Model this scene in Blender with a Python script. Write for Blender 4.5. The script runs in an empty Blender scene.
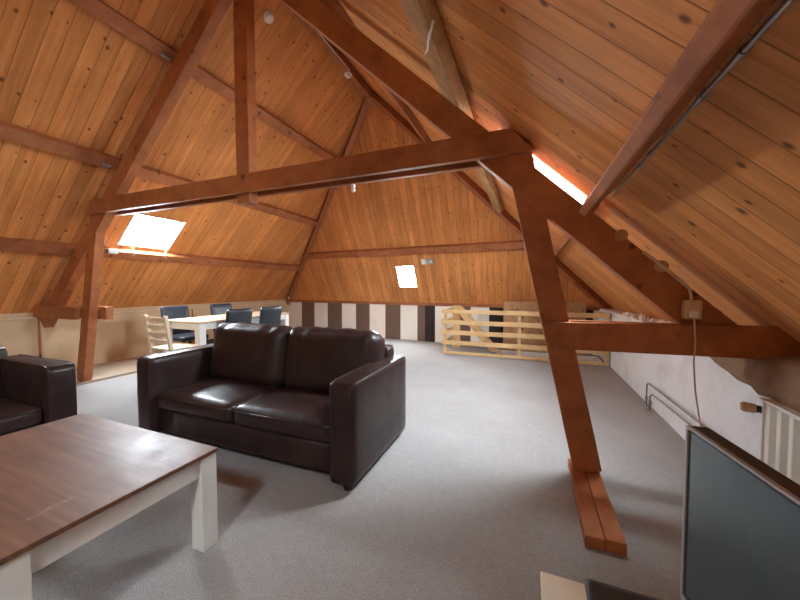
import bpy, bmesh, math, random
from mathutils import Vector, Matrix
random.seed(7)
S = bpy.context.scene
COL = S.collection
V = Vector

# ------------------------------------------------------------------ materials
def new_mat(name):
    m = bpy.data.materials.new(name); m.use_nodes = True
    nt = m.node_tree
    return m, nt, nt.nodes['Principled BSDF']

def setin(node, **kw):
    for k, v in kw.items():
        node.inputs[k.replace('_', ' ')].default_value = v

class G:
    """small helper for wiring node graphs"""
    def __init__(self, nt): self.nt = nt
    def n(self, t, **kw):
        nd = self.nt.nodes.new(t)
        for k, v in kw.items(): setattr(nd, k, v)
        return nd
    def link(self, a, b): self.nt.links.new(a, b)
    def put(self, sock, v):
        if isinstance(v, bpy.types.NodeSocket): self.link(v, sock)
        else: sock.default_value = v
    def m(self, op, a, b=0.0, c=0.0):
        nd = self.n('ShaderNodeMath', operation=op)
        self.put(nd.inputs[0], a); self.put(nd.inputs[1], b); self.put(nd.inputs[2], c)
        return nd.outputs[0]
    def xyz(self, x, y, z):
        nd = self.n('ShaderNodeCombineXYZ')
        for i, v in enumerate((x, y, z)): self.put(nd.inputs[i], v)
        return nd.outputs[0]
    def noise(self, vec, scale=1.0, detail=3.0, rough=.5):
        nd = self.n('ShaderNodeTexNoise')
        self.link(vec, nd.inputs['Vector'])
        setin(nd, Scale=scale, Detail=detail, Roughness=rough)
        return nd.outputs['Fac']
    def ramp(self, fac, stops):
        nd = self.n('ShaderNodeValToRGB')
        el = nd.color_ramp.elements
        while len(el) < len(stops): el.new(.5)
        for e, (p, c) in zip(el, stops):
            e.position = p; e.color = (*c, 1) if len(c) == 3 else c
        self.put(nd.inputs[0], fac)
        return nd.outputs[0]
    def mix(self, fac, a, b, mode='MIX'):
        nd = self.n('ShaderNodeMix', data_type='RGBA', blend_type=mode)
        self.put(nd.inputs[0], fac)
        self.put(nd.inputs[6], a if isinstance(a, bpy.types.NodeSocket) else (*a, 1))
        self.put(nd.inputs[7], b if isinstance(b, bpy.types.NodeSocket) else (*b, 1))
        return nd.outputs[2]
    def bump(self, h, strength, dist=.01):
        nd = self.n('ShaderNodeBump')
        setin(nd, Strength=strength, Distance=dist)
        self.link(h, nd.inputs['Height'])
        return nd.outputs[0]

def planks(name, u, w, tint=(1, 1, 1), rough=.62):
    """varnished tongue and groove boards: laid side by side along axis u, running up the slope"""
    m, nt, b = new_mat(name); g = G(nt)
    tc = g.n('ShaderNodeTexCoord')
    sp = g.n('ShaderNodeSeparateXYZ'); g.link(tc.outputs['Object'], sp.inputs[0])
    U = sp.outputs[u]; Z = g.m('MULTIPLY', sp.outputs[2], 1.4)
    un = g.m('DIVIDE', U, w)
    idx = g.m('FLOOR', un); fr = g.m('FRACT', un)
    wn = g.n('ShaderNodeTexWhiteNoise', noise_dimensions='1D'); g.link(idx, wn.inputs['W'])
    rnd = wn.outputs['Value']
    gv = g.xyz(g.m('MULTIPLY', U, 22), g.m('ADD', g.m('MULTIPLY', Z, 1.3), g.m('MULTIPLY', rnd, 40)), g.m('MULTIPLY', idx, 3.7))
    grain = g.noise(gv, 1.0, 4, .6)
    fine = g.noise(g.xyz(g.m('MULTIPLY', U, 120), g.m('MULTIPLY', Z, 4), idx), 1, 2)
    base = g.ramp(grain, [(.2, (.54*tint[0], .198*tint[1], .058*tint[2])), (.5, (.75*tint[0], .314*tint[1], .100*tint[2])), (.85, (.86*tint[0], .41*tint[1], .16*tint[2]))])
    base = g.mix(.5, base, g.ramp(rnd, [(0, (.62, .58, .55)), (.5, (.90, .88, .85)), (1, (1.15, 1.15, 1.12))]), 'MULTIPLY')
    base = g.mix(.18, base, g.ramp(fine, [(.3, (.35, .3, .28)), (.7, (1.2, 1.2, 1.2))]), 'MULTIPLY')
    # knots
    kv = g.xyz(g.m('MULTIPLY', U, 6.0), g.m('ADD', g.m('MULTIPLY', Z, 4.2), g.m('MULTIPLY', rnd, 9)), 0.0)
    vo = g.n('ShaderNodeTexVoronoi', voronoi_dimensions='2D'); g.link(kv, vo.inputs['Vector']); setin(vo, Scale=1.0)
    kc = g.n('ShaderNodeSeparateColor'); g.link(vo.outputs['Color'], kc.inputs[0])
    kd = g.m('DIVIDE', vo.outputs['Distance'], g.m('ADD', .03, g.m('MULTIPLY', kc.outputs[0], .09)))
    kn = g.ramp(kd, [(.4, (1, 1, 1)), (1.0, (0, 0, 0))])
    kn = g.m('MULTIPLY', kn, g.m('GREATER_THAN', kc.outputs[1], .25))
    base = g.mix(g.m('MULTIPLY', kn, .8), base, (.075, .022, .009))
    # weather-darkened patches
    dirt = g.noise(tc.outputs['Object'], 1.7, 4, .6)
    base = g.mix(.35, base, g.ramp(dirt, [(.35, (.62, .55, .5)), (.62, (1.05, 1.05, 1.05))]), 'MULTIPLY')
    # grooves
    e = g.m('MINIMUM', fr, g.m('SUBTRACT', 1.0, fr))
    gr = g.ramp(e, [(.0, (0, 0, 0)), (.035, (1, 1, 1))])
    base = g.mix(gr, g.mix(.6, base, (.03, .012, .006)), base)
    g.link(base, b.inputs['Base Color'])
    setin(b, Roughness=rough)
    b.inputs['Specular IOR Level'].default_value = .18
    h = g.m('ADD', g.m('MULTIPLY', gr, 1.0), g.m('MULTIPLY', fine, .05))
    g.link(g.bump(h, .6, .006), b.inputs['Normal'])
    return m

def wood(name, dark, mid, light, rough=.45, scale=1.0, spec=.4, knots=True):
    """beam or furniture timber, grain in object space stretched along the longest axis through a soft noise"""
    m, nt, b = new_mat(name); g = G(nt)
    tc = g.n('ShaderNodeTexCoord')
    w = g.noise(tc.outputs['Object'], 1.5, 2)
    f = g.noise(tc.outputs['Object'], 9*scale, 5, .65)
    c = g.ramp(g.m('ADD', g.m('MULTIPLY', w, .5), g.m('MULTIPLY', f, .5)), [(.3, dark), (.5, mid), (.7, light)])
    if knots:
        vo = g.n('ShaderNodeTexVoronoi'); g.link(tc.outputs['Object'], vo.inputs['Vector']); setin(vo, Scale=4.5*scale)
        k = g.ramp(vo.outputs['Distance'], [(.07, (1, 1, 1)), (.13, (0, 0, 0))])
        c = g.mix(g.m('MULTIPLY', k, .75), c, tuple(x*.2 for x in dark))
    g.link(c, b.inputs['Base Color'])
    setin(b, Roughness=rough); b.inputs['Specular IOR Level'].default_value = spec
    g.link(g.bump(f, .12, .004), b.inputs['Normal'])
    return m

def plain(name, col, rough=.5, metal=0, spec=.5, var=.0, vs=8, bump=0.0, bs=60):
    m, nt, b = new_mat(name); g = G(nt)
    tc = g.n('ShaderNodeTexCoord')
    f = g.noise(tc.outputs['Object'], vs, 4, .6)
    lo = tuple(x*(1-var) for x in col); hi = tuple(min(1, x*(1+var)) for x in col)
    g.link(g.ramp(f, [(.3, lo), (.7, hi)]), b.inputs['Base Color'])
    setin(b, Roughness=rough, Metallic=metal); b.inputs['Specular IOR Level'].default_value = spec
    if bump:
        g.link(g.bump(g.noise(tc.outputs['Object'], bs, 3), bump, .005), b.inputs['Normal'])
    return m

def mat_carpet():
    m, nt, b = new_mat('grey_carpet'); g = G(nt)
    tc = g.n('ShaderNodeTexCoord'); o = tc.outputs['Object']
    f = g.noise(o, 160, 3, .7); s = g.noise(o, 26, 4, .7); l = g.noise(o, 1.1, 4, .6)
    c = g.ramp(f, [(.3, (.24, .228, .22)), (.7, (.48, .462, .45))])
    c = g.mix(.35, c, g.ramp(s, [(.3, (.7, .7, .7)), (.65, (1.08, 1.08, 1.08))]), 'MULTIPLY')
    c = g.mix(.5, c, g.ramp(l, [(.35, (.80, .78, .76)), (.65, (1.06, 1.07, 1.08))]), 'MULTIPLY')
    st = g.noise(o, 5.5, 5, .75)
    c = g.mix(g.ramp(st, [(.70, (0, 0, 0)), (.78, (.5, .5, .5))]), c, (.16, .14, .13))
    g.link(c, b.inputs['Base Color']); setin(b, Roughness=.95); b.inputs['Specular IOR Level'].default_value = .15
    g.link(g.bump(f, .5, .006), b.inputs['Normal'])
    return m

def mat_leather():
    m, nt, b = new_mat('dark_brown_leather'); g = G(nt)
    tc = g.n('ShaderNodeTexCoord'); o = tc.outputs['Object']
    f = g.noise(o, 3.0, 4, .6); pores = g.noise(o, 140, 2)
    mp = g.n('ShaderNodeMapping'); mp.inputs['Scale'].default_value = (9, 3, 2.2); g.link(o, mp.inputs['Vector'])
    wr = g.noise(mp.outputs[0], 1.6, 4, .55)
    g.link(g.ramp(f, [(.3, (.020, .010, .009)), (.7, (.042, .022, .019))]), b.inputs['Base Color'])
    g.link(g.ramp(g.noise(o, 7, 4, .7), [(.3, (.30,)*3), (.7, (.44,)*3)]), b.inputs['Roughness'])
    b.inputs['Specular IOR Level'].default_value = .30
    g.link(g.bump(g.m('ADD', g.m('MULTIPLY', pores, .08), wr), .25, .012), b.inputs['Normal'])
    return m

def mat_table_top():
    m, nt, b = new_mat('worn_brown_laminate'); g = G(nt)
    tc = g.n('ShaderNodeTexCoord'); o = tc.outputs['Object']
    mp = g.n('ShaderNodeMapping'); mp.inputs['Scale'].default_value = (1.2, 26, 1); g.link(o, mp.inputs['Vector'])
    gr = g.noise(mp.outputs[0], 1.4, 5, .6)
    c = g.ramp(gr, [(.3, (.12, .050, .026)), (.7, (.21, .100, .056))])
    sc = g.noise(o, 4.2, 6, .7)
    c = g.mix(g.ramp(sc, [(.62, (0, 0, 0)), (.70, (.45, .45, .45))]), c, (.40, .34, .31))
    g.link(c, b.inputs['Base Color'])
    g.link(g.ramp(g.noise(o, 6, 4, .6), [(.3, (.40,)*3), (.7, (.52,)*3)]), b.inputs['Roughness'])
    b.inputs['Specular IOR Level'].default_value = .25
    return m

def mat_plaster(name, col, stain, amt=.5, vs=2.2):
    m, nt, b = new_mat(name); g = G(nt)
    tc = g.n('ShaderNodeTexCoord'); o = tc.outputs['Object']
    f = g.noise(o, vs, 6, .7); f2 = g.noise(o, 12, 5, .75)
    c = g.mix(g.m('MULTIPLY', g.ramp(f, [(.5, (0, 0, 0)), (.75, (1, 1, 1))]), amt), col, stain)
    c = g.mix(g.ramp(f2, [(.66, (0, 0, 0)), (.76, (.5*amt,)*3)]), c, tuple(x*.6 for x in stain))
    g.link(c, b.inputs['Base Color']); setin(b, Roughness=.85); b.inputs['Specular IOR Level'].default_value = .2
    g.link(g.bump(f2, .25, .01), b.inputs['Normal'])
    return m

def mat_glass():
    m, nt, b = new_mat('window_glass'); g = G(nt)
    nt.nodes.remove(b)
    tr = g.n('ShaderNodeBsdfTransparent'); gl = g.n('ShaderNodeBsdfGlossy'); gl.inputs['Roughness'].default_value = .02
    fr = g.n('ShaderNodeFresnel'); fr.inputs[0].default_value = 1.3
    mx = g.n('ShaderNodeMixShader')
    ge = g.n('ShaderNodeNewGeometry')
    g.link(g.m('MULTIPLY', fr.outputs[0], g.m('SUBTRACT', 1.0, ge.outputs['Backfacing'])), mx.inputs[0]); g.link(tr.outputs[0], mx.inputs[1]); g.link(gl.outputs[0], mx.inputs[2])
    g.link(mx.outputs[0], nt.nodes['Material Output'].inputs[0])
    return m

M = dict(
    board_side=planks('side_slope_boards', 1, .112),
    board_far=planks('hip_slope_boards', 0, .125),
    beam=wood('red_stained_timber', (.20, .058, .019), (.37, .122, .040), (.50, .18, .063), .5),
    purlin=wood('stained_purlin_timber', (.24, .075, .030), (.40, .145, .060), (.50, .21, .10), .6, 1, .2),
    log=wood('rough_log_timber', (.26, .13, .05), (.50, .27, .11), (.62, .38, .18), .8),
    pine=wood('pale_pine', (.50, .30, .12), (.66, .43, .20), (.74, .53, .28), .5, 1.2, .4, False),
    birch=wood('pale_birch', (.58, .44, .28), (.70, .56, .38), (.78, .66, .48), .5, 1, .4, False),
    plank=wood('rough_plank', (.26, .12, .05), (.42, .22, .10), (.55, .32, .17), .7),
    carpet=mat_carpet(), leather=mat_leather(), tabletop=mat_table_top(),
    cream=plain('cream_painted_wood', (.78, .77, .72), .4, var=.05),
    white=plain('white_paint', (.80, .80, .77), .4, var=.04),
    oak=plain('light_oak_laminate', (.60, .44, .29), .35, var=.12, vs=14),
    bwall=mat_plaster('beige_hardboard', (.66, .48, .30), (.40, .28, .17), .5, 1.3),
    wwall=mat_plaster('stained_white_plaster', (.74, .74, .74), (.46, .42, .38), .8, 2.6),
    stripe_w=mat_plaster('pale_stripe', (.90, .86, .77), (.50, .46, .40), .35),
    stripe_b=mat_plaster('brown_stripe', (.19, .115, .085), (.14, .085, .065), .3),
    stripe_k=mat_plaster('black_brown_stripe', (.045, .032, .030), (.03, .02, .02), .3),
    strip=mat_plaster('bare_fibreboard', (.42, .33, .24), (.28, .21, .15), .6, 4),
    black=plain('black_plastic', (.014, .014, .015), .38, var=.1),
    rubber=plain('black_foot_plastic', (.01, .01, .01), .6),
    bezel=plain('grey_bezel', (.30, .31, .32), .35, .2, var=.05),
    screen=plain('matt_screen', (.034, .058, .064), .22, spec=.9, var=.12, vs=2),
    bench=plain('cream_gloss_board', (.84, .78, .62), .2, var=.05, vs=3),
    darkchair=plain('navy_black_leatherette', (.018, .022, .032), .38, var=.2),
    legdark=plain('dark_wood_leg', (.05, .028, .018), .4),
    metal=plain('grey_pipe_metal', (.42, .40, .38), .4, .7, var=.15),
    copper=plain('dull_painted_pipe', (.26, .22, .19), .45, .5, var=.2),
    radiator=plain('white_enamel', (.76, .76, .70), .3, var=.02),
    whitepl=plain('white_plastic', (.80, .78, .72), .4),
    ivory=plain('aged_ivory_plastic', (.62, .47, .28), .4, var=.08),
    cable=plain('ivory_cable', (.62, .46, .30), .5),
    valve=plain('yellowed_valve_plastic', (.66, .45, .26), .4, var=.1),
    paper=mat_plaster('brown_wall_lining', (.27, .165, .10), (.15, .09, .055), .9, 5),
    rubble=mat_plaster('white_crumbled_plaster', (.78, .76, .72), (.5, .46, .4), .6, 14),
    glass=mat_glass(),
    bulbglass=plain('opal_bulb', (.55, .48, .38), .3),
)

# ------------------------------------------------------------------ mesh helper
class MB:
    def __init__(self): self.bm = bmesh.new(); self.mi = 0
    def _fin(self, geom_verts):
        for v in geom_verts:
            for f in v.link_faces: f.material_index = self.mi
    def box(self, lo, hi, mat=None):
        lo, hi = V(lo), V(hi); c = (lo+hi)/2; s = hi-lo
        r = bmesh.ops.create_cube(self.bm, size=1, matrix=Matrix.Translation(c) @ Matrix.Diagonal((*s, 1)))
        if mat is not None: bmesh.ops.transform(self.bm, matrix=mat, verts=r['verts'])
        self._fin(r['verts']); return r['verts']
    def beam(self, p0, p1, w, d, up=(0, 0, 1), side=None):
        """bar p0->p1; d measured along 'up' (made perpendicular), w across"""
        p0, p1 = V(p0), V(p1); z = (p1-p0); L = z.length; z.normalize()
        u = V(up); u = (u - z*u.dot(z)).normalized(); s = z.cross(u)
        mt = Matrix((s, u, z)).transposed().to_4x4(); mt.translation = (p0+p1)/2
        r = bmesh.ops.create_cube(self.bm, size=1, matrix=mt @ Matrix.Diagonal((w, d, L, 1)))
        self._fin(r['verts']); return r['verts']
    def prism(self, poly, vec):
        a = [self.bm.verts.new(p) for p in poly]; b = [self.bm.verts.new(V(p)+V(vec)) for p in poly]
        n = len(a); self.bm.faces.new(a[::-1]); self.bm.faces.new(b)
        for i in range(n): self.bm.faces.new((a[i], a[(i+1) % n], b[(i+1) % n], b[i]))
        self._fin(a+b); return a+b
    def cyl(self, p0, p1, r0, r1=None, seg=14):
        p0, p1 = V(p0), V(p1); r1 = r0 if r1 is None else r1
        d = p1-p0; q = d.to_track_quat('Z', 'Y').to_matrix().to_4x4(); q.translation = (p0+p1)/2
        r = bmesh.ops.create_cone(self.bm, cap_ends=True, segments=seg, radius1=r0, radius2=r1, depth=d.length, matrix=q)
        self._fin(r['verts']); return r['verts']
    def ball(self, c, r, s=(1, 1, 1)):
        x = bmesh.ops.create_uvsphere(self.bm, u_segments=14, v_segments=9, radius=r, matrix=Matrix.Translation(V(c)) @ Matrix.Diagonal((*s, 1)))
        self._fin(x['verts'])
    def tube(self, pts, r, seg=8):
        pts = [V(p) for p in pts]
        rings = []
        for i, p in enumerate(pts):
            t = (pts[min(i+1, len(pts)-1)] - pts[max(i-1, 0)]).normalized()
            a = t.orthogonal().normalized() if i == 0 else (rings_a - t*rings_a.dot(t)).normalized()
            rings_a = a; bb = t.cross(a)
            rings.append([self.bm.verts.new(p + (a*math.cos(k*2*math.pi/seg) + bb*math.sin(k*2*math.pi/seg))*r) for k in range(seg)])
        for r0, r1 in zip(rings, rings[1:]):
            for k in range(seg): self.bm.faces.new((r0[k], r0[(k+1) % seg], r1[(k+1) % seg], r1[k]))
        self.bm.faces.new(rings[0][::-1]); self.bm.faces.new(rings[-1])
        self._fin([v for r in rings for v in r])
    def rbox(self, lo, hi, r, n=10, puff=(0, 0, 0), wrinkle=0.0, seed=0):
        """soft upholstered block: rounded edges, faces puffed outwards"""
        lo, hi = V(lo), V(hi); c = (lo+hi)/2; h = (hi-lo)/2
        N = n+1; dic = {}
        def gv(i, j, k):
            if (i, j, k) not in dic: dic[(i, j, k)] = self.bm.verts.new((2*i/N-1, 2*j/N-1, 2*k/N-1))
            return dic[(i, j, k)]
        for p in range(N):
            for q in range(N):
                for e in (0, N):
                    self.bm.faces.new((gv(e, p, q), gv(e, p+1, q), gv(e, p+1, q+1), gv(e, p, q+1)))
                    self.bm.faces.new((gv(p, e, q), gv(p+1, e, q), gv(p+1, e, q+1), gv(p, e, q+1)))
                    self.bm.faces.new((gv(p, q, e), gv(p+1, q, e), gv(p+1, q+1, e), gv(p, q+1, e)))
        vs = list(dic.values())
        rnd = random.Random(seed); ph = [rnd.uniform(0, 6.3) for _ in range(8)]
        for v in vs:
            q = v.co.copy()
            # concentrate rows near the edges
            q = V([math.copysign(abs(t)**.75, t) for t in q])
            p = V((q.x*h.x, q.y*h.y, q.z*h.z))
            inn = V([max(-(h[i]-r), min(h[i]-r, p[i])) for i in range(3)])
            d = p-inn
            if d.length > 1e-9: p = inn + d.normalized()*r
            for i in range(3):
                j, k = (i+1) % 3, (i+2) % 3
                if puff[i]:
                    p[i] += math.copysign(1, q[i])*puff[i]*abs(q[i])**3*(1-q[j]**2)*(1-q[k]**2)
            if wrinkle:
                p.y += wrinkle*(math.sin(26*p.x+ph[0]+3*p.z)*max(0, q.z)**2 + .6*math.sin(47*p.x+ph[1]))*.6
                p.z += wrinkle*math.sin(38*p.x+ph[2])*.5*max(0, q.z)
            v.co = p+c
        self._fin(vs)
    def build(self, name, mats, parent=None, bevel=0.0, smooth=False, origin=None):
        bmesh.ops.recalc_face_normals(self.bm, faces=self.bm.faces)
        me = bpy.data.meshes.new(name)
        off = V((0, 0, 0))
        if parent is not None and parent.get('_world'): off = V(parent['_world'])
        if origin is not None: off = V(origin)
        if off.length: bmesh.ops.translate(self.bm, verts=self.bm.verts, vec=-off)
        self.bm.to_mesh(me); self.bm.free()
        for m in (mats if isinstance(mats, (list, tuple)) else [mats]): me.materials.append(M[m])
        if smooth:
            for p in me.polygons: p.use_smooth = True
        o = bpy.data.objects.new(name, me); COL.objects.link(o)
        if parent is not None:
            o.parent = parent
            if parent.get('_world'): o['_world'] = parent['_world']
        if origin is not None: o.location = origin
        if bevel:
            b = o.modifiers.new('bevel', 'BEVEL'); b.width = bevel; b.segments = 2; b.limit_method = 'ANGLE'
        return o

ROOTS = []
def thing(name, label, cat, loc=(0, 0, 0), rz=0.0, group=None, world=True):
    o = bpy.data.objects.new(name, None); COL.objects.link(o)
    o.empty_display_size = .1
    o.location = loc; o.rotation_euler = (0, 0, rz)
    o['label'] = label; o['category'] = cat
    if group: o['group'] = group
    if world: o['_world'] = loc
    ROOTS.append(o)
    return o
def tag(o, label, cat, group=None, kind=None):
    o['label'] = label; o['category'] = cat
    if group: o['group'] = group
    if kind: o['kind'] = kind
    return o
def struct(o): o['kind'] = 'structure'; return o
def copy_tree(o, parent=None):
    c = o.copy(); COL.objects.link(c)
    if parent is not None: c.parent = parent
    for ch in [x for x in bpy.data.objects if x.parent == o]: copy_tree(ch, c)
    return c

# ------------------------------------------------------------------ room shell (metres; x right, y into the room)
K = .95; XR = -2.43; ZR = 4.41                 # side roof slopes and ridge
YB = -2.6                                       # back gable
XL, XW = -6.15, 1.15                            # knee wall faces
CL, CR, AP = V((-6.23, 7.2, .8)), V((1.37, 6.6, .8)), V((XR, 4.84, ZR))
SQ = math.sqrt(1+K*K)
NL = V((K, 0, -1))/SQ; NR = V((-K, 0, -1))/SQ   # inward normals of the side slopes
NF = (CR-CL).cross(AP-CL).normalized()
if NF.z > 0: NF = -NF
def zl(x): return ZR + K*(x-XR)
def zr(x): return ZR - K*(x-XR)
def hipL(z): return CL + (AP-CL)*((z-CL.z)/(AP.z-CL.z))
def hipR(z): return CR + (AP-CR)*((z-CR.z)/(AP.z-CR.z))
def PL(x, y): return V((x, y, zl(x)))
def PR(x, y): return V((x, y, zr(x)))
fu = (CR-CL).normalized(); fv = NF.cross(fu)
if fv.z < 0: fv = -fv
def onfar(x, z):
    t = (z-CL.z)/fv.z; p = CL + fv*t
    return p + fu*((x-p.x)/fu.x)

# skylight openings (corner quads on the roof planes)
W_left = [PL(-5.20, 2.71), PL(-5.20, 3.37), PL(-4.80, 3.37), PL(-4.80, 2.71)]
W_right = [PR(.335, 2.41), PR(.335, 2.77), PR(-.21, 2.77), PR(-.21, 2.41)]
W_added_right = [PR(.14, 3.85), PR(.14, 5.0), PR(.02, 5.0), PR(.02, 3.85)]  # added opening hidden behind the right strut, brightens far floor and wall
W_far = [onfar(-2.66, 1.20), onfar(-2.26, 1.20), onfar(-2.26, 1.63), onfar(-2.66, 1.63)]
W_added_back = [PR(-.35, -1.7), PR(-.35, -1.0), PR(-.85, -1.0), PR(-.85, -1.7)]  # added opening behind the camera, unseen, lets in extra fill light

def roof(bm, outer, holes, mi):
    edges = []
    for lp in [outer]+holes:
        vs = [bm.verts.new(p) for p in lp]
        for i in range(len(vs)): edges.append(bm.edges.new((vs[i], vs[(i+1) % len(vs)])))
    r = bmesh.ops.triangle_fill(bm, use_beauty=True, edges=edges)
    for f in r['geom']:
        if isinstance(f, bmesh.types.BMFace): f.material_index = mi
ez = .62
LE = V((XR-(ZR-ez)/K, YB, ez)); RE = V((XR+(ZR-ez)/K, YB, ez))
cm = MB()
roof(cm.bm, [LE, hipL(ez), AP, V((XR, YB, ZR))], [W_left], 0)
roof(cm.bm, [RE, hipR(ez), AP, V((XR, YB, ZR))], [W_right, W_added_right, W_added_back], 0)
roof(cm.bm, [hipL(ez), hipR(ez), AP], [W_far], 1)
struct(cm.build('ceiling', ['board_side', 'board_far']))

# floor with the stair opening behind the balustrade
HX0, HX1, HY0, HY1 = -.55, 1.10, 5.82, 6.42
fm = MB()
roof(fm.bm, [V((-6.4, YB-.1, 0)), V((1.5, YB-.1, 0)), V((1.5, 7.4, 0)), V((-6.4, 7.4, 0))],
     [[V((HX0, HY0, 0)), V((HX1, HY0, 0)), V((HX1, HY1, 0)), V((HX0, HY1, 0))]], 0)
struct(fm.build('floor', 'carpet'))
t = MB()
t.box((HX0-.03, HY0-.03, -2.2), (HX0, HY1+.03, -.001)); t.box((HX1, HY0-.03, -2.2), (HX1+.03, HY1+.03, -.001))
t.box((HX0, HY0-.03, -2.2), (HX1, HY0, -.001)); t.box((HX0, HY1, -2.2), (HX1, HY1+.03, -.001)); t.box((HX0-.03, HY0-.03, -2.25), (HX1+.03, HY1+.03, -2.2))
struct(t.build('trim_1', 'white'))

w = MB(); w.box((XL-.25, YB-.1, 0), (XL, 7.3, .86)); struct(w.build('wall_left', 'bwall'))
w = MB(); w.box((XW, YB-.1, 0), (XW+.34, 6.75, .825)); struct(w.build('wall_right', 'wwall'))
w = MB()
w.prism([(-6.6, YB, 0), (1.6, YB, 0), (1.6, YB, .75), (XR, YB, 4.6), (-6.6, YB, .75)], (0, -.2, 0)); struct(w.build('wall_back', 'bwall'))
# far knee wall with painted stripes
w = MB()
bounds = [-6.3, -5.685, -5.25, -4.815, -4.368, -3.948, -3.555, -3.126, -2.732, -2.312, -2.131, -1.897, -1.46, -1.12, -.747, -.475, .948, 1.056, 1.40]
kinds = [0, 1, 0, 1, 0, 1, 0, 1, 0, 1, 2, 0, 1, 0, 2, 1, 2, 0]
def yfar(x): return 7.17 - (x+6.1)*.0813
for a, b_, k in zip(bounds, bounds[1:], kinds):
    w.mi = k
    w.prism([(a, yfar(a), 0), (b_, yfar(b_), 0), (b_, yfar(b_), .84), (a, yfar(a), .84)], (.0, .2, 0))
struct(w.build('wall_far', ['stripe_w', 'stripe_b', 'stripe_k']))
# battens and the bare strip along the left wall
t = MB(); t.box((XL, YB, .775), (XL+.035, 7.1, .80)); struct(t.build('trim_2', 'birch', bevel=.004))
t = MB(); t.box((XL, YB, 0), (-5.09, 6.9, .018)); t.box((-5.11, YB, 0), (-5.085, 6.9, .030)); struct(t.build('trim_3', 'strip', bevel=.003))
t = MB(); t.box((XL, 2.25, 0.02), (XL+.012, 2.268, .775)); t.box((XL, 4.4, 0.02), (XL+.012, 4.42, .78)); struct(t.build('trim_4', 'purlin'))
t = MB()
for x0, x1 in ((-6.15, 1.2),):
    t.prism([(x0, yfar(x0)-.02, .79), (x1, yfar(x1)-.02, .79), (x1, yfar(x1)-.02, .85), (x0, yfar(x0)-.02, .85)], (0, .04, 0))
struct(t.build('trim_5', 'beam'))

# ------------------------------------------------------------------ skylights
def skylight(name, quad, n_in, depth=.16, lining='birch', fw=.05):
    q = [V(p) for p in quad]; out = -n_in
    c = sum(q, V())/4
    fr = MB()
    for i in range(4):                               # lining boards round the opening
        a, b_ = q[i], q[(i+1) % 4]; mid = (a+b_)/2; od = (mid-c).normalized()
        fr.prism([a, b_, b_+out*depth, a+out*depth], od*.02)
    fo = struct(fr.build(name, lining))
    sa = MB(); s = [p+out*(depth-.03) for p in q]; cc = sum(s, V())/4
    for i in range(4):                               # sash
        a, b_ = s[i], s[(i+1) % 4]; mid = (a+b_)/2; inn = (cc-mid).normalized()*fw
        e = (b_-a).normalized()
        sa.prism([a, b_, b_+inn-e*fw*.0, a+inn], out*.03)
    so = sa.build('sash', lining, fo)
    g_ = MB(); g_.prism([p+out*.012 for p in s], out*.004); g_.build('pane', 'glass', fo)
    # daylight portal in the opening
    L = bpy.data.lights.new(name+'_daylight', 'AREA'); L.shape = 'RECTANGLE'
    ex = (q[1]-q[0]); ey = (q[3]-q[0]); L.size = ex.length; L.size_y = ey.length
    L.cycles.is_portal = True
    lo = bpy.data.objects.new(name+'_daylight', L); COL.objects.link(lo)
    zax = -n_in; xax = ex.normalized(); yax = zax.cross(xax)
    mt = Matrix((xax, yax, zax)).transposed().to_4x4(); mt.translation = c + out*(depth+.02)
    lo.matrix_world = mt
    return fo
skylight('window_1', W_left, NL, .09, 'white')
skylight('window_2', W_right, NR, .14, 'white')
skylight('window_5_added', W_added_right, NR, .10, 'white', .03)  # invented skylight, only there to light the far end
skylight('window_3', W_far, NF, .18, fw=.03)
skylight('window_4_added', W_added_back, NR)  # unseen skylight put in for fill from behind the camera

# ------------------------------------------------------------------ roof timbers
def purlin(base_lo, n, up, w, d, y1, y0=YB, mat='purlin', round_=0.0):
    """bar under the boards: base_lo = (x,z) of its lower edge on the boards"""
    p = V((base_lo[0], 0, base_lo[1])); u = V(up)
    poly = [p, p+u*w, p+u*w+n*d, p+n*d]
    return poly
UL = V((1, 0, K))/SQ; UR = V((-1, 0, K))/SQ
def mk_purlin(x, side, w, d, label, mat='purlin', bevel=.008, gap=0.002, y0=YB, yend=None):
    z = zl(x) if side == 'L' else zr(x)
    n, u = (NL, UL) if side == 'L' else (NR, UR)
    y1 = (hipL(z) if side == 'L' else hipR(z)).y - .10
    if yend is not None: y1 = yend
    p = V((x, y0, z)) + n*gap
    m = MB(); m.prism([p, p+u*w, p+u*w+n*d, p+n*d], (0, y1-y0, 0))
    return tag(m.build('roof_purlin', mat, bevel=bevel), label, 'roof beam', 'purlins under the roof boards')
mk_purlin(-5.337, 'L', .13, .085, 'lowest long red-brown purlin on the left roof slope, just below the bright left skylight')
mk_purlin(-4.377, 'L', .13, .085, 'middle long red-brown purlin on the left roof slope, above the bright left skylight')
mk_purlin(-3.412, 'L', .13, .085, 'topmost long purlin on the left roof slope, high above the long red tie beam')
mk_purlin(.407, 'R', .047, .19, 'reddish purlin on the right roof slope carrying a grey conduit, at upper right', yend=2.02)
mk_purlin(.407, 'R', .06, .08, 'short stretch of purlin beyond the truss, seen between right strut and right rafter', y0=2.36)
mk_purlin(-.395, 'R', .19, .095, 'rough log-like purlin on the right roof slope above the bright right skylight', 'log', .035)
mk_purlin(-1.45, 'R', .13, .085, 'topmost purlin on the right roof slope, beside the ridge beam')
a, b_ = onfar(-4.75, 1.90), onfar(-.02, 1.90)
a = hipL(1.90)+fu*.06; b_ = hipR(1.90)-fu*.06
m = MB(); m.prism([a+NF*.002, a+fv*.13+fu*.05+NF*.002, a+fv*.13+fu*.05+NF*.10, a+NF*.10], (b_-a)-fu*.06)
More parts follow.
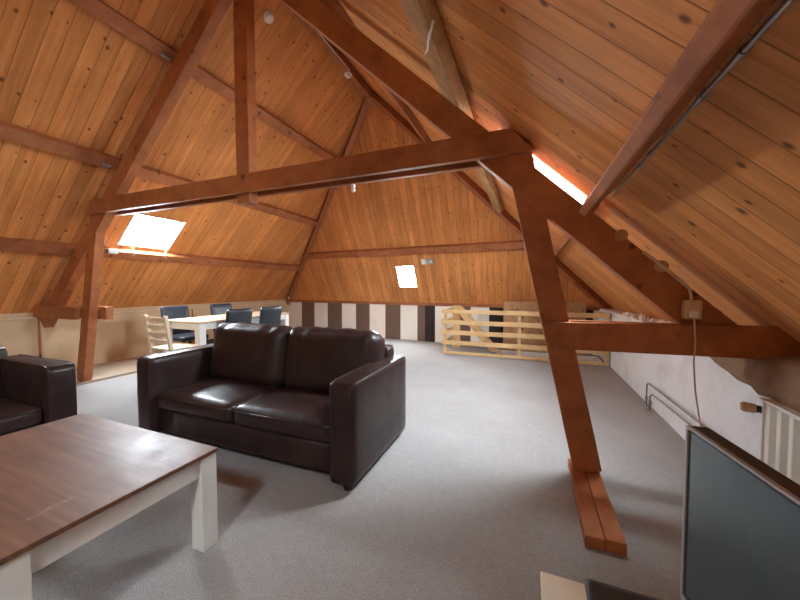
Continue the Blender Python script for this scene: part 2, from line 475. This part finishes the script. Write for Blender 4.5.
tag(m.build('roof_purlin', 'beam', bevel=.006), 'dark cross purlin on the far hipped roof slope, above the small far skylight', 'roof beam', 'purlins under the roof boards')
m = MB(); m.box((XR-.04, YB, ZR-.19), (XR+.04, 4.80, ZR-.045))
tag(m.build('ridge_beam', 'beam', bevel=.005), 'dark ridge beam running along the very top of the roof', 'roof beam')
def hip(p, nA, label):
    q = AP.copy(); dz = (nA+NF).normalized()
    m = MB(); m.beam(p+dz*.075+V((0, 0, 0)), q+dz*.075+(p-q).normalized()*.06, .095, .13, dz)
    return tag(m.build('hip_rafter', 'beam', bevel=.005), label, 'roof beam', 'hip rafters')
hip(hipL(.82), NL, 'left hip rafter rising from the far left corner to the ridge end')
hip(hipR(.84), NR, 'right hip rafter falling from the ridge end behind the slanting right strut')

# the open truss
YT = 2.30
tr = thing('roof_truss', 'big red-stained timber roof truss standing across the middle of the room', 'roof truss', (XR, YT, 0))
def zc(x): return 1.856-.95*x
def mx(x): return 2*XR - x                       # mirrored left of the ridge
m = MB(); m.beam((1.0, YT, zc(1.0)), (XR+.03, YT, zc(XR+.03)), .10, .175, (0.689, 0, .725)); m.build('rafter', 'beam', tr, .005)
m = MB(); m.beam((mx(1.20), YT, zc(1.20)), (XR-.03, YT, zc(XR+.03)), .10, .175, (-.689, 0, .725)); m.build('rafter', 'beam', tr, .005)
for y0 in (2.20, 2.352):                          # collar: two planks with a slot between
    m = MB(); m.prism([(-4.86, y0, 2.045), (.02, y0, 2.045), (-.125, y0, 2.203), (-4.72, y0, 2.203)], (0, .048, 0)); m.build('collar_plank', 'beam', tr, .004)
m = MB(); m.box((XR-.08, 2.251, 1.965), (XR+.075, 2.349, 4.06)); m.build('king_post', 'beam', tr, .005)
m = MB(); m.beam((.352, YT, .058), (-.088, YT, 2.10), .092, .158, (1, 0, .2)); m.build('strut', 'beam', tr, .005)
m = MB(); m.beam((mx(.352), YT, .02), (mx(-.088), YT, 2.10), .092, .158, (1, 0, -.2)); m.build('strut', 'beam', tr, .005)
m = MB(); m.prism([(.115, 2.20, .818), (1.38, 2.20, .835), (1.24, 2.20, 1.003), (.072, 2.20, .982)], (0, .048, 0)); m.build('tie_plank', 'beam', tr, .004)
m = MB(); m.box((.20, 2.352, .83), (1.30, 2.40, .985)); m.build('tie_plank', 'beam', tr, .004)
m = MB(); m.prism([(-6.13, 2.20, .80), (-5.135, 2.20, .80), (-5.10, 2.20, .955), (-6.13, 2.20, .955)], (0, .05, 0)); m.build('tie_plank', 'beam', tr, .004)
m = MB(); m.box((-6.13, 2.352, .80), (-4.80, 2.43, .955)); m.build('tie_plank', 'beam', tr, .004)
m = MB(); m.box((.256, 1.67, 0), (.336, 2.40, .054)); m.box((.340, 1.672, 0), (.42, 2.40, .056)); m.build('foot_block', 'beam', tr, .003)
for x in (.436, .632):
    m = MB(); u = V((.689, 0, .725)); p = V((x, 2.262, zc(x)))+u*.083
    m.cyl(p+V((0, -.02, 0)), p+V((0, .05, 0)), .036, .03, 12)
    o = m.build('peg', 'log', tr, .008, True); o['label'] = 'round rough wooden peg'
for x in (mx(-.15),): pass

# ------------------------------------------------------------------ sofas
def make_sofa():
    W, D = 1.95, .87; aw = .165
    r = thing('leather_sofa', 'dark brown leather two-seat sofa standing in the middle of the grey carpet', 'sofa', world=False, group='matching brown leather seats')
    h = W/2
    m = MB(); m.rbox((-h+aw+.004, .05, .06), (h-aw-.004, D-.06, .255), .015, 4); m.build('base', 'leather', r, 0, True)
    for s in (-1, 1):
        x0, x1 = (-h, -h+aw) if s < 0 else (h-aw, h)
        m = MB(); m.rbox((x0, 0, .045), (x1, D, .645), .022, 9, (.006, .006, .006)); a = m.build('armrest', 'leather', r, 0, True)
        p = MB()
        for xx in (x0+.012, x1-.012):
            p.tube([(xx, .012, .07), (xx, .004, .35), (xx, .010, .632), (xx, .06, .646), (xx, D-.05, .646)], .0045, 6)
        p.build('piping', 'leather', a, 0, True)
    m = MB(); m.rbox((-h+aw*.5, D-.16, .10), (h-aw*.6, D, .74), .04, 8, (0, .01, .0)); m.build('backrest', 'leather', r, 0, True)
    cw = (W-2*aw)/2
    for i in range(2):
        x0 = -h+aw+cw*i
        m = MB(); m.rbox((x0+.004, .025, .245), (x0+cw-.004, D-.30, .385), .045, 12, (0, .012, .022)); c = m.build('seat_cushion', 'leather', r, 0, True)
        p = MB(); p.tube([(x0+.03, .028, .352), (x0+cw*.5, .012, .362), (x0+cw-.03, .028, .352)], .005, 6); p.build('piping', 'leather', c, 0, True)
        m = MB()
        m.rbox((-cw/2-.012, -.115, -.255), (cw/2+.012, .115, .255), .085, 16, (.004, .035, .015), .010, i+3)
        bmesh.ops.rotate(m.bm, verts=m.bm.verts, cent=(0, 0, 0), matrix=Matrix.Rotation(math.radians(-11), 3, 'X'))
        bmesh.ops.translate(m.bm, verts=m.bm.verts, vec=(x0+cw/2+(.025 if i == 0 else .04), D-.262, .605))
        m.build('back_cushion', 'leather', r, 0, True)
    for sx in (-1, 1):
        for y in (.06, D-.06):
            m = MB(); m.cyl((sx*(h-.07), y, 0), (sx*(h-.07), y, .06), .026, .032); m.build('foot', 'rubber', r)
    return r
sofa = make_sofa(); sofa.location = (-1.892, 1.583, 0)
s2 = copy_tree(sofa); s2.location = (-3.075, .345, 0); s2.rotation_euler = (0, 0, math.radians(90))
for c in s2.children:
    if c.name.startswith('back_cushion'): c.location.y += .13; c.location.z -= .19
s2['label'] = 'dark brown leather seat at the left edge, its armrest end beside the coffee table'

# ------------------------------------------------------------------ coffee table
CT = (-2.46, .377, -1.342, 1.072)
t_ = thing('coffee_table', 'low coffee table with worn brown top and cream legs, in front of the sofa', 'coffee table', ((CT[0]+CT[2])/2, (CT[1]+CT[3])/2, 0))
m = MB(); m.box((CT[0], CT[1], .432), (CT[2], CT[3], .45)); m.build('tabletop', 'tabletop', t_, .002)
lw = .075
for x0 in (CT[0]+.006, CT[2]-.006-lw):
    for y0 in (CT[1]+.006, CT[3]-.006-.075):
        m = MB(); m.box((x0, y0, 0), (x0+lw, y0+.075, .432)); m.build('leg', 'cream', t_, .003)
for y in (CT[1]+.02, CT[3]-.045):
    m = MB(); m.box((CT[0]+.006+lw, y, .345), (CT[2]-.006-lw, y+.025, .432)); m.build('apron', 'cream', t_, .002)
for x in (CT[0]+.02, CT[2]-.045):
    m = MB(); m.box((x, CT[1]+.081, .345), (x+.025, CT[3]-.081, .432)); m.build('apron', 'cream', t_, .002)

# ------------------------------------------------------------------ dining group
DT = (-4.64, 2.87, -3.88, 4.55)
t_ = thing('dining_table', 'dining table with light oak top and white legs by the left wall', 'table', ((DT[0]+DT[2])/2, (DT[1]+DT[3])/2, 0))
m = MB(); m.box((DT[0], DT[1], .728), (DT[2], DT[3], .752)); m.build('tabletop', 'oak', t_, .002)
for x0 in (DT[0]+.012, DT[2]-.102):
    for y0 in (DT[1]+.012, DT[3]-.102):
        m = MB(); m.box((x0, y0, 0), (x0+.09, y0+.09, .728)); m.build('leg', 'white', t_, .003)
for x in (DT[0]+.02, DT[2]-.045):
    m = MB(); m.box((x, DT[1]+.102, .645), (x+.025, DT[3]-.102, .728)); m.build('apron', 'white', t_)
for y in (DT[1]+.02, DT[3]-.045):
    m = MB(); m.box((DT[0]+.102, y, .645), (DT[2]-.102, y+.025, .728)); m.build('apron', 'white', t_)
def make_dark_chair():
    r = thing('dining_chair', 'x', 'chair', world=False, group='dark dining chairs round the table')   # faces +x, back at x=0
    m = MB(); m.rbox((.02, -.21, .41), (.44, .21, .48), .025, 6, (0, 0, .012)); m.build('seat', 'darkchair', r, 0, True)
    m = MB(); m.rbox((-.03, -.205, -.26), (.03, .205, .23), .025, 8, (.008, 0, 0))
    bmesh.ops.rotate(m.bm, verts=m.bm.verts, cent=(0, 0, -.25), matrix=Matrix.Rotation(math.radians(-9), 3, 'Y'))
    for v in m.bm.verts: v.co.x += -.0 + .35*v.co.y**2
    bmesh.ops.translate(m.bm, verts=m.bm.verts, vec=(.035, 0, .68)); m.build('backrest', 'darkchair', r, 0, True)
    for x in (.05, .41):
        for y in (-.18, .18):
            m = MB(); m.beam((x, y, .42), (x+(.02 if x > .2 else -.03), y, 0), .036, .036, (0, 1, 0)); m.build('leg', 'legdark', r, .003)
    return r
ch = make_dark_chair()
spots = [((-5.02, 3.34), 0, 'dark dining chair between the table and the left wall, nearest the light ladder-back chair'),
         ((-5.04, 4.16), 0, 'dark dining chair between the table and the left wall, the farther one'),
         ((-3.68, 3.30), 180, 'dark dining chair on the room side of the table, nearer one behind the sofa'),
         ((-3.66, 3.86), 180, 'dark dining chair on the room side of the table, nearest the striped wall')]
for i, ((x, y), a, lab) in enumerate(spots):
    o = ch if i == 0 else copy_tree(ch)
    o.location = (x, y, 0.018 if x < -5.05 else 0); o.rotation_euler = (0, 0, math.radians(a)); o['label'] = lab
r = thing('ladder_back_chair', 'pale wooden ladder-back chair at the near end of the dining table', 'chair', (-4.12, 2.53, 0), 0, world=False)
m = MB(); m.box((-.20, .02, .435), (.20, .40, .46)); m.build('seat', 'birch', r, .006)
for x in (-.18, .18):
    m = MB(); m.beam((x, .03, 0), (x, .025, .46), .036, .036, (0, 1, 0)); m.beam((x, .025, .44), (x, -.03, .86), .036, .036, (0, 1, 0)); m.build('leg', 'birch', r, .004)
    m = MB(); m.box((x-.018, .36, 0), (x+.018, .396, .435)); m.build('leg', 'birch', r, .004)
for z in (.545, .635, .725, .815):
    y = .025-(z-.44)*.13
    m = MB(); m.box((-.165, y-.008, z-.024), (.165, y+.008, z+.024)); m.build('slat', 'birch', r, .003)
for y in (.02, .37):
    m = MB(); m.box((-.17, y, .2), (.17, y+.02, .225)); m.build('stretcher', 'birch', r, .003)

# ------------------------------------------------------------------ balustrade round the stair opening
BX0, BX1, BY = -1.42, 1.125, 5.70
r = thing('stair_balustrade', 'pale pine stair balustrade of horizontal rails near the far wall', 'railing', (BX0, BY, 0))
for i, (x, z) in enumerate(((BX0, .80), (-.17, .78), (BX1-.045, .80))):
    m = MB(); m.box((x, BY-.022, 0), (x+.05, BY+.022, z)); m.build('post', 'pine', r, .003)
for z, hh in ((.035, .05), (.215, .075), (.395, .075), (.575, .075), (.765, .07)):
    m = MB(); m.box((BX0-.03, BY-.045, z-hh/2), (BX1, BY-.023, z+hh/2)); m.build('rail', 'pine', r, .003)
for x in (BX0, BX1-.045):                       # return rails back to the wall side
    for z in (.215, .395, .575, .765):
        m = MB(); m.box((x, BY+.024, z-.03), (x+.022, 6.30, z+.03)); m.build('rail', 'pine', r, .003)
m = MB(); m.box((-1.40, 6.30, 0), (-1.25, 6.36, .84)); m.build('newel_post', 'pine', r, .004)
m = MB(); m.beam((-1.26, 6.22, .80), (-.42, 6.22, -.18), .05, .13, (0, 0, 1)); m.build('handrail', 'pine', r, .004)
m = MB(); m.beam((-1.22, 6.30, .80), (-.38, 6.30, -.18), .03, .06, (0, 0, 1)); m.build('handrail', 'pine', r, .004)

m = MB()
for i in range(9):
    x = -.45+i*.153
    m.box((x+.002, 6.455, 0), (x+.151, 6.478, .925))
m.box((-.44, 6.478, .2), (.92, 6.50, .3)); m.box((-.44, 6.478, .65), (.92, 6.50, .75))
tag(m.build('plank_panel', 'plank', bevel=.003), 'upright board panel of brown planks standing behind the balustrade', 'panel')

# ------------------------------------------------------------------ television corner
BT = .26
r = thing('tv_bench', 'low cream-topped television bench at the bottom edge under the television', 'tv bench', (.34, .4, 0))
m = MB(); m.box((.048, -.45, BT-.03), (.66, 1.14, BT)); m.build('bench_top', 'bench', r, .003)
for y in (-.44, .35, 1.09):
    m = MB(); m.box((.07, y, 0), (.64, y+.03, BT-.03)); m.build('side_panel', 'bench', r, .002)
m = MB(); m.box((.60, -.41, .02), (.63, 1.09, BT-.03)); m.build('back_panel', 'bench', r)

r = thing('television', 'black flat-screen television with a grey frame in the lower right corner', 'television', (.411, 1.125, BT), math.radians(7.4), world=False)
# local: screen faces -x, width runs along -y, z from the bench top
TW, TZ0, TZ1 = .92, .055, .555
m = MB(); m.box((.012, -TW, TZ0), (.052, 0, TZ1)); m.box((.052, -TW+.12, TZ0+.06), (.085, -.12, TZ1-.12)); m.build('casing', 'black', r, .004)
m = MB()
m.box((0, -TW, TZ1-.007), (.013, 0, TZ1)); m.box((0, -TW, TZ0), (.013, 0, TZ0+.02)); m.box((0, -.010, TZ0+.02), (.013, 0, TZ1-.007)); m.box((0, -TW, TZ0+.02), (.013, -TW+.010, TZ1-.007))
m.build('bezel', 'bezel', r, .002)
m = MB(); m.box((.005, -TW+.010, TZ0+.02), (.0125, -.010, TZ1-.007)); m.mi = 1; m.box((.004, -TW+.022, TZ0+.032), (.0052, -.020, TZ1-.013)); m.build('screen', ['black', 'screen'], r)
m = MB(); m.box((.015, -TW/2-.05, 0.008), (.05, -TW/2+.05, .08)); m.build('stand', 'black', r, .004)
m = MB(); m.rbox((-.05, -TW/2-.2, 0), (.12, -TW/2+.2, .012), .005, 4); m.build('stand_base', 'black', r)
m = MB()
m.rbox((.173, .86, BT), (.40, 1.138, BT+.028), .012, 8)
o = m.build('media_box', 'black', None, 0, True, (.28, 1.0, BT))
tag(o, 'flat black electronic box on the cream bench in front of the television', 'media player')

# ------------------------------------------------------------------ right wall: radiator, pipes, lining, socket
r = thing('radiator', 'white ribbed panel radiator on the right wall behind the television', 'radiator', (1.08, 1.5, .1))
m = MB()
m.box((1.082, .75, .12), (1.10, 2.125, .648))
n = 18; wd = (2.10-.77)/n
for i in range(n):
    y = .77+i*wd
    m.prism([(1.083, y+.006, .15), (1.060, y+.018, .16), (1.060, y+wd-.030, .16), (1.083, y+wd-.018, .15)], (0, 0, .475))
m.build('panel', 'radiator', r, .003)
m = MB(); m.box((1.060, .75, .644), (1.118, 2.128, .655)); m.build('top_grille', 'radiator', r, .002)
m = MB(); m.box((1.075, 2.122, .12), (1.118, 2.130, .65)); m.build('side_cover', 'radiator', r, .002)
for y in (1.0, 1.9):
    m = MB(); m.box((1.10, y, .2), (1.15, y+.03, .6)); m.build('bracket', 'metal', r)
m = MB(); m.tube([(1.092, 2.128, .585), (1.092, 2.15, .585), (1.088, 2.165, .585), (1.074, 2.172, .585)], .018, 12); v1 = m.build('valve', 'black', r, 0, True)
ka = V((1.074, 2.172, .585)); kd = V((-1, .35, 0)).normalized()
m = MB(); m.cyl(ka, ka+kd*.046, .023, .026, 18); m.cyl(ka+kd*.046, ka+kd*.056, .025, .018, 18); m.build('knob', 'valve', v1, .002, False)
r = thing('heating_pipes', 'pair of thin grey heating pipes running low along the white right wall', 'pipes', (1.12, 3.9, 0))
m = MB(); m.tube([(1.115, 3.93, 0), (1.115, 3.93, .21), (1.115, 3.91, .235), (1.115, 3.88, .24), (1.115, 2.2, .262), (1.10, 2.1, .25), (1.1, 2.06, .2)], .0062); m.build('pipe', 'copper', r, 0, True)
m = MB(); m.tube([(1.10, 3.78, 0), (1.10, 3.78, .14), (1.105, 3.76, .165), (1.11, 3.73, .17), (1.112, 2.2, .205), (1.10, 2.0, .2)], .0062); m.build('pipe', 'copper', r, 0, True)
for x, y in ((1.115, 3.93), (1.10, 3.78)):
    m = MB(); m.cyl((x, y, 0), (x, y, .012), .03); m.build('floor_plate', 'metal', r)
    m = MB(); m.cyl((x, y, .06), (x, y, .10), .015); m.build('collar', 'metal', r)

# lumpy brown lining folded over the top of the right wall
m = MB(); rnd = random.Random(3)
NU, NV = 26, 10; grid = []
for i in range(NU+1):
    y = 2.92-(2.92-.6)*i/NU; row = []
    zb = .775 - min(1, i/NU*3.4)*.118
    for j in range(NV+1):
        tt = j/NV
        if tt < .55: q = tt/.55; x = 1.112+.034*q; z = zb+(.835-zb)*q; x -= .03*math.sin(q*3.14)*abs(math.sin(i*.55)+.2)
        else: q = (tt-.55)/.45; x = 1.146+.17*q; z = .835+.012*math.sin(i*.9)*(1-q)
        x += rnd.uniform(-.007, .007); z += rnd.uniform(-.008, .008)
        row.append(m.bm.verts.new((x, y+rnd.uniform(-.01, .01), z)))
    grid.append(row)
for i in range(NU):
    for j in range(NV): m.bm.faces.new((grid[i][j], grid[i+1][j], grid[i+1][j+1], grid[i][j+1]))
o = m.build('wall_lining', 'paper', None, 0, True)
md = o.modifiers.new('thick', 'SOLIDIFY'); md.thickness = .012; md.offset = 1
tag(o, 'crumpled brown lining sheet folded over the wall top above the radiator', 'lining sheet')

m = MB(); rnd = random.Random(5)
for i in range(90):
    y = rnd.uniform(3.3, 5.2); x = rnd.uniform(1.17, 1.29); s = rnd.uniform(.012, .032)
    q = bmesh.ops.create_icosphere(m.bm, subdivisions=1, radius=s, matrix=Matrix.Translation((x, y, .825+s*.55)) @ Matrix.Rotation(rnd.uniform(0, 6), 4, 'X') @ Matrix.Diagonal((1, rnd.uniform(1, 1.9), .7, 1)))
    for v in q['verts']: v.co += V((rnd.uniform(-1, 1), rnd.uniform(-1, 1), rnd.uniform(-.5, .5)))*s*.3
tag(m.build('plaster_rubble', 'rubble'), 'white crumbled plaster lying on top of the right wall beyond the truss', 'rubble', kind='stuff')

r = thing('wall_socket', 'ivory surface socket screwed to the truss rafter above the right tie beam', 'socket', (.818, 2.235, 1.075))
m = MB(); m.rbox((.782, 2.205, 1.025), (.862, 2.248, 1.128), .008, 5); m.build('box', 'ivory', r, 0, True)
m = MB(); m.cyl((.818, 2.199, 1.077), (.818, 2.206, 1.077), .033, .033, 20); m.build('socket_face', 'ivory', r, .002)
m = MB(); m.rbox((.80, 2.170, 1.035), (.836, 2.202, 1.075), .008, 4); o = m.build('plug', 'whitepl', r, 0, True)
m = MB(); m.tube([(.60, 2.243, 1.40), (.66, 2.238, 1.345), (.735, 2.235, 1.27), (.79, 2.235, 1.215), (.812, 2.232, 1.19), (.818, 2.228, 1.15), (.818, 2.226, 1.12)], .0075, 8)
tag(m.build('feed_cable', 'cable', None, 0, True), 'brown-yellow feed cable bent along the rafter into the ivory socket', 'cable')
m = MB(); m.tube([(.818, 2.183, 1.045), (.819, 2.18, 1.0), (.822, 2.17, .9), (.818, 2.17, .8), (.816, 2.14, .66), (.815, 2.08, .52), (.80, 1.95, .40), (.76, 1.75, .26), (.70, 1.5, .1), (.66, 1.3, .06)], .0040, 8)
tag(m.build('power_cable', 'cable', None, 0, True), 'thin ivory power cable hanging from the socket down behind the television', 'cable')

# grey conduit under the right purlin
r = thing('conduit', 'thin grey conduit clipped along the lower side of the right purlin', 'conduit', (.43, 1.0, 1.69))
def cpt(y): return PR(.419, y)+NR*.011
m = MB(); m.tube([cpt(y) for y in (YB+.05, 0, 1, 2.12)], .0065); m.build('tube', 'metal', r, 0, True)
for y in (.93, 1.10, 1.5, 1.62):
    p = cpt(y); m = MB(); m.cyl(p+V((0, -.012, 0)), p+V((0, .012, 0)), .010); m.build('clip', 'metal', r)
# bare lead fixed along the ridge, and small fittings
p = V((XR+.052, 0, ZR-.18))
m = MB(); m.tube([V((XR+.052, y, ZR-.185)) for y in (1.5, 2.6, 3.4, 4.08)], .007)
tag(m.build('ridge_cable', 'whitepl', None, 0, True), 'thin pale cable running along the ridge beam to the white ridge fitting', 'cable')
r = thing('ridge_lamp_holder', 'small round white lamp holder fixed under the ridge beam', 'lamp holder', (XR, 4.12, ZR-.19))
m = MB(); m.cyl((XR, 4.12, ZR-.215), (XR, 4.12, ZR-.190), .058, .05, 20); m.build('base', 'whitepl', r, .004)
m = MB(); m.cyl((XR, 4.12, ZR-.245), (XR, 4.12, ZR-.215), .03, .04, 18); m.build('socket', 'whitepl', r, .003)
c = PL(-2.70, 2.88)
r = thing('smoke_detector', 'round white smoke detector high on the left roof boards beside the king post', 'detector', c)
m = MB(); m.cyl(c, c+NL*.022, .062, .058, 24); m.build('base', 'whitepl', r, .003)
m = MB(); m.cyl(c+NL*.022, c+NL*.045, .052, .036, 24); m.build('cap', 'whitepl', r, .003)
r = thing('light_bulb', 'small bare bulb in a white holder hanging under the long tie beam', 'light bulb', (-1.36, 2.376, 2.045))
m = MB(); m.cyl((-1.36, 2.376, 2.015), (-1.36, 2.376, 2.044), .014, .018); m.build('holder', 'whitepl', r)
m = MB(); m.ball((-1.36, 2.376, 1.998), .019, (1, 1, 1.1)); m.build('bulb', 'bulbglass', r, 0, True)
# junction boxes on the far slope
r = thing('wall_switch', 'small pale switch with a grey box beside it on the far roof slope', 'switch', onfar(-1.91, 1.72))
def farbox(x, z, w_, h_, d_, mat, name):
    p = onfar(x, z); m = MB()
    m.prism([p-fu*w_-fv*h_, p+fu*w_-fv*h_, p+fu*w_+fv*h_, p-fu*w_+fv*h_], NF*d_); return m.build(name, mat, r, .004)
farbox(-2.00, 1.72, .05, .055, .03, 'whitepl', 'switch_plate'); farbox(-1.86, 1.725, .07, .055, .045, 'metal', 'box')
farbox(-1.835, 1.725, .02, .025, .055, 'whitepl', 'rocker')
# bulb on the left hip rafter
p = hipL(.96)+V((.10, -.14, -.04))
r = thing('light_bulb', 'tiny white bulb hanging low on the left hip rafter in the far corner', 'light bulb', p)
m = MB(); m.tube([p+V((.16, -.08, .42)), p+V((.06, -.03, .22)), p+V((0, 0, .05))], .006); m.build('lead', 'whitepl', r)
m = MB(); m.ball(p, .034, (1, 1, 1.5)); m.build('bulb', 'bulbglass', r, 0, True)
# white strap on the log purlin
s0 = PR(-.46, 1.66)+NR*.09
m = MB()
pts = [PR(-.390, 1.50)+NR*.06, PR(-.405, 1.56)+NR*.09, PR(-.44, 1.66)+NR*.095, PR(-.46, 1.72)+NR*.093, PR(-.50, 1.80)+NR*.092]
m.tube(pts, .007)
tag(m.build('strap', 'whitepl', None, 0, True), 'curved pale strap tied round the rough log purlin', 'strap')
# skylight opener rods and bracket under the left skylight
r = thing('skylight_stay', 'two thin white stay rods below the bright left skylight', 'window stay', PL(-5.2, 3.0))
for y in (2.86, 3.30):
    m = MB(); m.tube([PL(-5.16, y)+NL*.01, PL(-5.27, y+.03)+NL*.105], .009); m.build('rod', 'whitepl', r, 0, True)
m = MB(); c = PL(-5.29, 2.62); m.box((c.x+.03, 2.57, c.z-.05), (c.x+.15, 2.68, c.z+.01))
tag(m.build('metal_bracket', 'metal', None, .003), 'small grey metal bracket on the lowest left purlin beside the skylight', 'bracket')
for x, y, lab in ((-4.35, 2.14, 'small grey metal bracket joining the middle left purlin to the truss rafter'), (-3.38, 2.17, 'small dark metal bracket joining the topmost left purlin to the truss rafter')):
    c = PL(x, y)+NL*.095
    m = MB(); m.box((c.x-.03, y-.03, c.z-.015), (c.x+.02, y+.045, c.z+.015)); tag(m.build('metal_bracket', 'metal', None, .003), lab, 'bracket')

# ------------------------------------------------------------------ daylight, camera, view
for o in bpy.data.objects:
    if '_world' in o: del o['_world']
W = bpy.data.worlds.new('daylight'); S.world = W; W.use_nodes = True
bg = W.node_tree.nodes['Background']
bg.inputs[0].default_value = (.80, .91, 1.0, 1); bg.inputs[1].default_value = 165.0
cam = bpy.data.cameras.new('camera'); co = bpy.data.objects.new('camera', cam); COL.objects.link(co)
cam.sensor_width = 36; cam.lens = 36*325/800; cam.clip_start = .02
yaw, pit = math.radians(21.7), math.radians(2.3)
co.location = (0, 0, 1.2); co.rotation_euler = (math.pi/2-pit, 0, yaw)
S.camera = co
S.view_settings.view_transform = 'Standard'; S.view_settings.look = 'None'
S.view_settings.gamma = 1; S.view_settings.use_curve_mapping = False
S.view_settings.exposure = 0.0
S.cycles.max_bounces = 12; S.cycles.diffuse_bounces = 8; S.cycles.glossy_bounces = 4; S.cycles.transparent_max_bounces = 8
S.cycles.use_denoising = True
S.cycles.sample_clamp_indirect = 40
